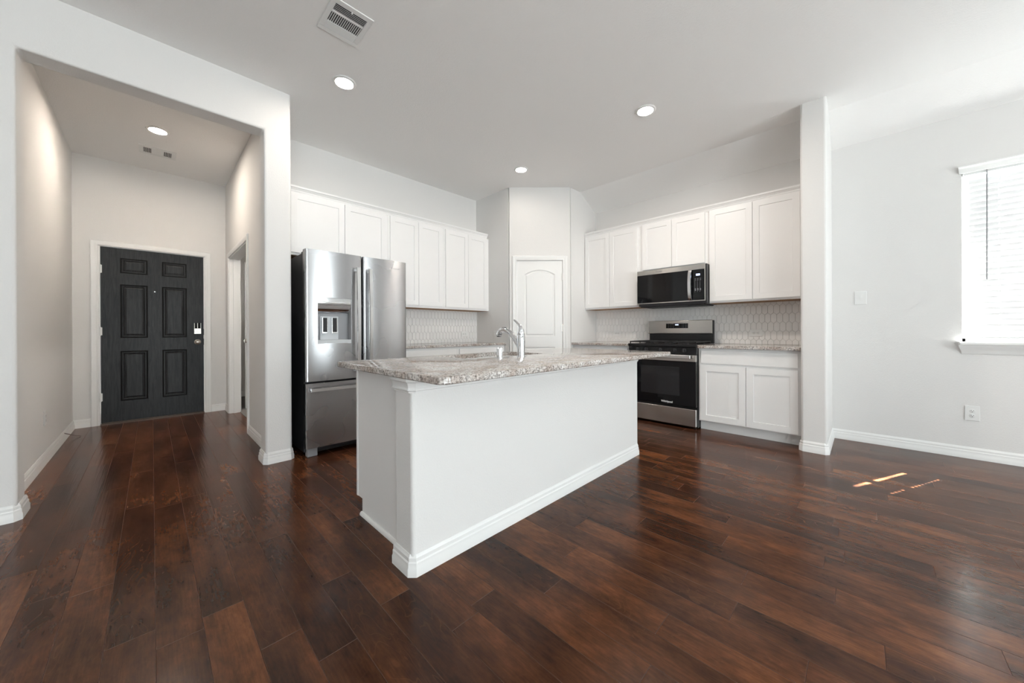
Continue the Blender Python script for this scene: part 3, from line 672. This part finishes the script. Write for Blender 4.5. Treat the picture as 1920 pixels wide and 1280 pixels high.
MB().box(px0+.018,px1-.018,iw,py1-.055,0,.092).box(px0+.018,px1-.018,py1-.02,py1,.092,.8565).box(px0+.018,px1-.018,iw,py1-.02,.092,.11).build('body', 'cabinet', isl)
SHO = [(0,0),(.014,0),(.014,.008),(.010,.015),(.004,.019),(0,.019)]
MB().sweep([(px0,py1-.05),(px0,iw)], SHO).build('shoe_molding', 'trim', isl, smooth=30)
nd = 5; dw = (px1-px0-.04)/nd
for k in range(nd):
    a = px0+.02+k*dw
    o = shaker(isl, 0, dw-.006, 0, .58, 0); o.matrix_local = Matrix.Translation((a+dw-.003, py1+.019, .112)) @ Matrix.Rotation(math.pi,4,'Z')
    o2 = MB().box(0,dw-.006,0,.019,0,.135).build('drawer_front', 'cabinet', isl, bevel=.002); o2.location = (a+.003, py1, .712)
# slab with sink cutout
SX0, SX1, SY0, SY1, SZ, ST = .752, 2.99, 1.115, 2.20, .887, .030
KX0, KX1, KY0, KY1 = 1.40, 2.12, 1.745, 2.135
def rrect(x0,x1,y0,y1,r,n=6):
    p = []
    for cx, cy, a0 in ((x1-r,y0+r,-90),(x1-r,y1-r,0),(x0+r,y1-r,90),(x0+r,y0+r,180)):
        p += [(cx+r*math.cos(R(a0+90*k/n)), cy+r*math.sin(R(a0+90*k/n))) for k in range(n+1)]
    return p
outer = rrect(SX0,SX1,SY0,SY1,.045); inner = rrect(KX0,KX1,KY0,KY1,.045); n = len(outer)
def rr_(r,c): return rrect(SX0+c,SX1-c,SY0+c,SY1-c,r-c)
mb = MB(); o1 = rr_(.045,.004)
L_ = [[(x,y,SZ-ST) for x,y in inner],[(x,y,SZ-ST) for x,y in o1],[(x,y,SZ-ST+.004) for x,y in outer],[(x,y,SZ-.004) for x,y in outer],[(x,y,SZ-.0012) for x,y in rr_(.045,.0012)],[(x,y,SZ) for x,y in o1],[(x,y,SZ) for x,y in inner]]
vs = [p for l in L_ for p in l]; k_ = len(L_)
mb.add(vs, [(i*n+j,i*n+(j+1)%n,((i+1)%k_)*n+(j+1)%n,((i+1)%k_)*n+j) for i in range(k_) for j in range(n)])
tag(mb.build('countertop', 'granite', smooth=35), 'large speckled granite island top with rounded corner and sink cutout', 'countertop', 'speckled granite countertops')
# sink
t = thing('sink', 'stainless undermount sink in the island top', 'sink', (KX0, KY0, SZ-ST))
sw, sh = KX1-KX0, KY1-KY0; mb = MB()
Ls = [[(x,y,0) for x,y in rrect(-.02,sw+.02,-.02,sh+.02,.05)],[(x,y,-.001) for x,y in rrect(-.004,sw+.004,-.004,sh+.004,.045)],[(x,y,-.19) for x,y in rrect(.012,sw-.012,.012,sh-.012,.05)],[(x,y,-.2) for x,y in rrect(.05,sw-.05,.05,sh-.05,.03)]]
n = len(Ls[0]); mb.add([p for l in Ls for p in l], [(i*n+j,i*n+(j+1)%n,(i+1)*n+(j+1)%n,(i+1)*n+j) for i in range(3) for j in range(n)]+[tuple(range(3*n,4*n))])
o = mb.build('basin', 'sink', t, smooth=50)
MB().lathe([(.001,.0),(.045,0),(.045,.004),(.03,.002),(.001,.002)], (sw/2,sh/2,-.2)).build('drain', 'chrome', t, smooth=30)
# faucet
t = thing('faucet', 'chrome single-handle faucet with curved spout on the island top', 'faucet', (1.77, 1.664, SZ))
MB().lathe([(.001,0),(.030,0),(.030,.004),(.0265,.007),(.0265,.09),(.027,.1),(.027,.148),(.0255,.151),(.001,.151)]).build('body', 'chrome', t, smooth=35)
MB().lathe([(.028,.1512),(.0265,.1512),(.027,.155),(.001,.155)][1:]).build('collar', 'chrome', t, smooth=35)
MB().tube([(0,0,.154),(0,-.001,.172),(0,.004,.195),(0,.018,.215),(0,.038,.232),(0,.058,.246),(0,.072,.252)], [.0262,.0225,.0175,.0125,.009,.0075,.0055], 20, sx=1, sy=.85, sub=4).build('handle', 'chrome', t, smooth=60)
MB().tube([(0,.012,.055),(0,.03,.078),(0,.052,.110),(0,.08,.143),(0,.112,.166),(0,.146,.179),(0,.178,.180),(0,.203,.170),(0,.216,.152),(0,.218,.138)], [.013,.015,.0165,.017,.0175,.0185,.0195,.02,.0195,.0175], 20, sub=4).build('spout', 'chrome', t, smooth=60)
MB().lathe([(.001,0),(.0165,0),(.0165,.006),(.001,.006)], (0,.218,.1325)).build('spray_face', 'blackmatte', t)
MB().box(-.008,.008,.145,.185,.190,.2005).build('spray_button', 'blackmatte', t, bevel=.003)
tag(MB().lathe([(.001,0),(.027,0),(.027,.003),(.0195,.005),(.0195,.056),(.0185,.062),(.014,.0665),(.001,.067)], (1.572,1.667,SZ)).build('air_gap', 'chrome', smooth=35), 'small chrome cylinder cap left of the faucet on the island', 'air gap')

# ------------------------------------------------------------------ refrigerator (front faces -y)
FX0, FX1, FYD = .897, 1.815, 3.30
t = thing('refrigerator', 'stainless french-door refrigerator with ice dispenser in its alcove', 'refrigerator', (FX0, 4.12, 0))
fw_ = FX1-FX0; fy = FYD-4.12          # door front local y
o = MB().box(.004,fw_-.004,fy+.078,0,.035,1.735).build('body', 'darkmetal', t, bevel=.006); o['label'] = 'dark grey side shell'
def curved(mb, x0, x1, z0, z1, yf, th, bulge, hole=None, n=28, r=.014):
    """door skin curved across x, optional rectangular hole (x0,x1,z0,z1)"""
    xs = [x0+(x1-x0)*k/n for k in range(n+1)]
    if hole: xs = sorted(set([x for x in xs if min(abs(x-hole[0]),abs(x-hole[1])) > .005]+[hole[0],hole[1]]))
    def Y(x):
        s = (x-x0)/(x1-x0); y = yf-bulge*(1-(2*s-1)**2)
        e = min(x-x0, x1-x)
        if e < r: y += r-math.sqrt(max(0, r*r-(r-e)**2))
        return y
    xs = sorted(set(xs+[x0+q for q in (.002,.005,.009)]+[x1-q for q in (.002,.005,.009)]))
    zs = [z0,z1]+([hole[2],hole[3]] if hole else []); zs = sorted(zs)
    for a, b in zip(xs, xs[1:]):
        for c, e in zip(zs, zs[1:]):
            if hole and hole[0]-1e-6 <= a and b <= hole[1]+1e-6 and hole[2] <= (c+e)/2 <= hole[3]: continue
            mb.add([(a,Y(a),c),(b,Y(b),c),(b,Y(b),e),(a,Y(a),e)], [(0,1,2,3)])
        mb.add([(a,Y(a),z0),(b,Y(b),z0),(b,yf+th,z0),(a,yf+th,z0)], [(0,3,2,1)]); mb.add([(a,Y(a),z1),(b,Y(b),z1),(b,yf+th,z1),(a,yf+th,z1)], [(0,1,2,3)])
    mb.add([(x0,Y(x0),z0),(x0,yf+th,z0),(x0,yf+th,z1),(x0,Y(x0),z1)], [(0,1,2,3)]); mb.add([(x1,Y(x1),z0),(x1,yf+th,z0),(x1,yf+th,z1),(x1,Y(x1),z1)], [(0,3,2,1)])
    mb.add([(x0,yf+th,z0),(x1,yf+th,z0),(x1,yf+th,z1),(x0,yf+th,z1)], [(0,3,2,1)])
    return Y
g0 = .473                                  # centre gap local x
hx0, hx1, hz0, hz1 = .092, .366, .962, 1.357
ld = MB(); curved(ld, 0, g0-.004, .643, 1.757, fy, .068, .011, (hx0,hx1,hz0,hz1))
left = ld.build('left_door', 'steel', t, smooth=40)
rd = MB(); curved(rd, g0+.006, fw_, .643, 1.757, fy, .068, .011); right = rd.build('right_door', 'steel', t, smooth=40)
fd_ = MB(); curved(fd_, .002, fw_-.002, .082, .626, fy, .068, .011, n=24); frz = fd_.build('freezer_drawer', 'steel', t, smooth=40)
MB().box(.003,fw_-.003,fy+.062,fy+.082,.085,1.745).build('gasket', 'blackmatte', t)
def bar(parent, x, z0, z1, n=14, w=.034, dpt=.012, bow=.018, stand=.042, horiz=False):
    mb = MB(); vs = []; 
    for k in range(n+1):
        s = k/n; z = z0+(z1-z0)*s; y = fy-.008-stand-bow*(1-(2*s-1)**2)
        c = [(-w/2,y+dpt*.3),(-w/2+.003,y-dpt*.5),(w/2-.003,y-dpt*.5),(w/2,y+dpt*.3),(w/2-.003,y+dpt*.6),(-w/2+.003,y+dpt*.6)]
        vs += [((z, yy, x+xx) if horiz else (x+xx, yy, z)) for xx, yy in c]
    fs = [(i*6+j,i*6+(j+1)%6,(i+1)*6+(j+1)%6,(i+1)*6+j) for i in range(n) for j in range(6)]+[(0,1,2,3,4,5),tuple(range(n*6+5,n*6-1,-1))]
    mb.add(vs, fs)
    for zz in (z0+.02, z1-.02):
        if horiz: mb.box(zz-.012,zz+.012,fy-.05,fy+.004,x-.008,x+.008)
        else: mb.box(x-.008,x+.008,fy-.05,fy+.004,zz-.012,zz+.012)
    return mb.build('handle', 'handle_steel', parent, smooth=30)
bar(left, .418, .70, 1.642); bar(right, .530, .70, 1.640); bar(frz, .575, .028, fw_-.03, horiz=True, w=.032)
# dispenser niche
disp = MB()
nb = fy+.06
disp.box(hx0,hx1,nb,nb+.004,hz0,hz1,1)
disp.box(hx0-.004,hx0,fy-.006,nb,hz0-.004,hz1+.004,0).box(hx1,hx1+.004,fy-.008,nb,hz0-.004,hz1+.004,0).box(hx0,hx1,fy-.008,nb,hz1,hz1+.004,0)
disp.box(hx0,hx1,fy-.009,nb,hz0-.004,hz0+.03,2)
disp.box(hx0+.035,hx0+.185,nb-.012,nb,hz0+.03,hz0+.235,2)
dsp = disp.build('dispenser', ['greyplastic','greyplastic','lightplastic'], left, bevel=.0015); dsp['label'] = 'recessed water and ice dispenser'
# chrome convex hood
mb = MB(); n = 12; vs = []
for k in range(n+1):
    a = R(88)*k/n; y = fy-.012+(1-math.cos(a))*.004+.05*(1-math.cos(a)); z = hz1-.002-.130*math.sin(a)
    vs += [(hx0+.002,y,z),(hx1-.002,y,z)]
nn_ = len(vs); vs += [(hx0+.002,nb,hz1-.002),(hx1-.002,nb,hz1-.002),(hx0+.002,nb,hz1-.132),(hx1-.002,nb,hz1-.132)]
mb.add(vs, [(2*i,2*i+1,2*i+3,2*i+2) for i in range(n)]+[(0,nn_,nn_+1,1),(2*n,2*n+1,nn_+3,nn_+2)])
mb.build('dispenser_hood', 'chrome', left, smooth=60)['label'] = 'mirror chrome hood of the dispenser'
for xx in (hx0+.045, hx0+.125):
    MB().box(xx,xx+.048,nb-.03,nb-.012,hz0+.085,hz0+.225,0).box(xx+.007,xx+.041,nb-.033,nb-.029,hz0+.098,hz0+.222,1).build('dispenser_paddle', ['chrome','blackmatte'], left, bevel=.002)
text('Whirlpool', .026, (.783, fy-.0108, 1.682), right, 'greyplastic')
MB().box(.02,.10,fy+.04,fy+.1,.0,.072).build('foot', 'greyplastic', t, bevel=.006)
MB().box(fw_-.1,fw_-.02,fy+.04,fy+.1,.0,.072).build('foot', 'greyplastic', t, bevel=.006)
mb = MB().box(.10,fw_-.1,fy+.085,fy+.1,.02,.078)
for k in range(5): mb.box(.13,fw_-.13,fy+.080,fy+.086,.030+k*.009,.034+k*.009)
mb.build('base_grille', 'blackmatte', t)
for hx_ in (.012, fw_-.072): MB().box(hx_,hx_+.06,fy+.072,fy+.16,1.735,1.752).build('hinge_cover', 'darkmetal', t, bevel=.004)

# ------------------------------------------------------------------ range. local x = RY0 - y, front -y local
RY0, RY1 = 2.030, 1.264; rw = RY0-RY1
t = thing('gas_range', 'stainless and black freestanding gas range between the base cabinets', 'range', (XC-.014, RY0, 0), R(-90))
D = 4.05-(XC-.014)     # local y of door front (negative)
MB().box(0,rw,D+.045,-.02,.012,.905).build('body', 'black', t, bevel=.003)
for xx in (.04, rw-.04):
    for yy in (D+.09, -.08): MB().lathe([(.001,0),(.015,0),(.015,.012),(.001,.012)], (xx,yy,0), n=12).build('leveling_foot', 'blackmatte', t)
MB().box(.003,rw-.003,D,D+.045,.028,.214).build('storage_drawer', 'warm_steel', t, bevel=.006, seg=3)
od = MB().box(.003,rw-.003,D,D+.042,.236,.722,0).build('oven_door', 'glass_black', t, bevel=.004)
MB().box(.003,rw-.003,D-.002,D+.042,.7225,.796,0).build('door_band', 'warm_steel', od, bevel=.004)
MB().box(.16,rw-.17,D-.0006,D,.345,.66).build('oven_window', 'ovenwin', od)
text('Whirlpool', .030, (rw*.60, D-.0012, .268), od, 'plate', bold=True)
h = MB().box(.045,rw-.045,D-.052,D-.036,.757,.797).box(.06,.085,D-.04,D,.765,.79).box(rw-.085,rw-.06,D-.04,D,.765,.79).build('oven_handle', 'handle_steel', od, bevel=.005, seg=3)
MB().prism([(0,D+.02),(rw,D+.02),(rw,D+.05),(0,D+.05)], .800, .880).build('control_panel', 'black', t, bevel=.004)
for y in (1.916, 1.816, 1.65, 1.49, 1.391):
    kx = RY0-y; kb = MB().lathe([(.001,0),(.024,0),(.024,.006),(.019,.010),(.0175,.026),(.001,.028)], (kx,D+.02,.843), 'y', 24).build('knob', 'blackmatte', t, smooth=35)
    MB().box(kx-.005,kx+.005,D-.016,D-.006,.826,.862).build('grip', 'darkmetal', kb, bevel=.002)
ck = MB().box(-.001,rw+.001,D+.002,-.02,.880,.909).build('cooktop', 'black', t, bevel=.004)
for cx, cy, r_ in ((.19,.18,.045),(.19,.43,.035),(rw/2,.30,.05),(rw-.19,.18,.05),(rw-.19,.43,.03)):
    MB().lathe([(.001,.9095),(r_+.012,.9095),(r_+.01,.915),(r_,.918),(r_,.924),(r_*.8,.926),(.001,.926)], (cx,D+cy,0), n=28).build('burner', 'blackmatte', t, smooth=35)
for gx0, gx1 in ((.008,rw/3-.003),(rw/3+.003,2*rw/3-.003),(2*rw/3+.003,rw-.008)):
    mb = MB(); ya, yb = D+.03, -.105; b_ = .0055; z = .938
    for (a, b, c, e) in ((gx0,gx1,ya,ya+2*b_),(gx0,gx1,yb-2*b_,yb),(gx0,gx0+2*b_,ya,yb),(gx1-2*b_,gx1,ya,yb)): mb.box(a,b,c,e,z-.012,z)
    for q in (.25,.5,.75): yy = ya+(yb-ya)*q; mb.box(gx0,gx1,yy-b_,yy+b_,z-.010,z)
    xm = (gx0+gx1)/2; mb.box(xm-b_,xm+b_,ya,yb,z-.010,z)
    for a in (gx0,gx1-2*b_):
        for c in (ya,yb-2*b_,(ya+yb)/2): mb.box(a,a+2*b_,c,c+2*b_,.909,z-.01)
    mb.build('grate', 'blackmatte', t, bevel=.0015)
gy = 4.62-(XC-.014)
MB().box(.012,rw-.006,gy+.012,-.002,.905,1.022).build('backguard_riser', 'black', t, bevel=.003)
bgd = MB().prism([(0,gy),(rw,gy),(rw,-.0),(0,-.0)], 1.0225, 1.187).build('backguard', 'warm_steel', t, bevel=.006, seg=3)
MB().box(rw,rw+.0015,gy+.01,-.004,.91,1.18).box(0,rw,gy-.001,gy+.01,1.021,1.0235).build('backguard_edge', 'blackmatte', bgd)
dx0, dx1 = RY0-1.797, RY0-1.533
dp = MB().box(dx0,dx1,gy-.0015,gy,1.089,1.149).build('display_panel', 'glass_black', bgd)
MB().box(dx0+.112,dx0+.152,gy-.002,gy-.0014,1.126,1.139).build('clock_display', 'display', dp)
for grp in ((.025,.055,.085),(.205,.235)):
    mb = MB()
    for a in grp:
        for b in (1.100,1.118,1.138): mb.box(dx0+a,dx0+a+.010,gy-.0021,gy-.0014,b,b+.0022)
    mb.build('key_legend', 'legend', dp)

# ------------------------------------------------------------------ microwave
MY0, MY1 = 2.029, 1.247; mw = MY0-MY1
t = thing('microwave', 'over-the-range microwave with stainless trim and black glass door', 'microwave', (XC-.001, 2.029+.004, 0), R(-90))
D = 4.30-(XC-.001); xo = .004
MB().box(xo+.004,xo+mw-.004+.012,D+.035,-.013,1.362,1.8065).build('body', 'darkmetal', t, bevel=.003)
MB().box(xo+.03,xo+mw-.02,D+.03,-.03,1.350,1.3625).box(xo+.06,xo+.2,D+.05,D+.14,1.346,1.3505).box(xo+mw-.2,xo+mw-.06,D+.05,D+.14,1.346,1.3505).build('vent_base', 'blackmatte', t, bevel=.002)
MB().box(xo,xo+mw,D,D+.034,1.744,1.800).build('top_trim', 'warm_steel', t, bevel=.002)
ctr = .625
dr = MB().box(xo,xo+ctr+.02,D+.002,D+.034,1.402,1.7435).build('door', 'glass_black', t, bevel=.002)
MB().box(xo,xo+mw,D,D+.034,1.390,1.4015).box(xo+mw-.006,xo+mw,D,D+.034,1.4015,1.744).build('edge_trim', 'warm_steel', t, bevel=.001)
cp = MB().box(xo+ctr+.021,xo+mw-.0065,D+.002,D+.034,1.402,1.7435).build('control_panel', 'glass_black', t, bevel=.001)
hy = MY0-1.400+.004; mb = MB(); vs = []; n = 12
for k in range(n+1):
    s = k/n; z = 1.408+(1.740-1.408)*s; y = D-.012-.032*(1-(2*s-1)**2)**.6; w2 = .019
    vs += [(hy-w2,y+.004,z),(hy-w2+.004,y-.005,z),(hy+w2-.004,y-.005,z),(hy+w2,y+.004,z)]
mb.add(vs, [(i*4+j,i*4+(j+1)%4,(i+1)*4+(j+1)%4,(i+1)*4+j) for i in range(n) for j in range(4)]+[(0,1,2,3),tuple(range(4*n+3,4*n-1,-1))])
mb.box(hy-.012,hy+.012,D-.012,D+.003,1.408,1.43).box(hy-.012,hy+.012,D-.012,D+.003,1.718,1.74)
mb.build('handle', 'handle_steel', dr, smooth=40)
text('Whirlpool', .018, (xo+.27, D-.0006, 1.771), t, 'greyplastic')
cx0 = xo+ctr+.045
MB().box(cx0+.018,cx0+.060,D+.0012,D+.002,1.675,1.697).build('clock_display', 'display', cp)
mb = MB()
for r_ in range(11):
    for c in range(3): mb.box(cx0+.004+c*.026,cx0+.004+c*.026+(.014 if r_ in (0,1,8,9) else .006),D+.0012,D+.002,1.640-r_*.0145,1.6435-r_*.0145+(.003 if r_ in (8,9) else 0))
mb.build('key_legend', 'legend', cp)
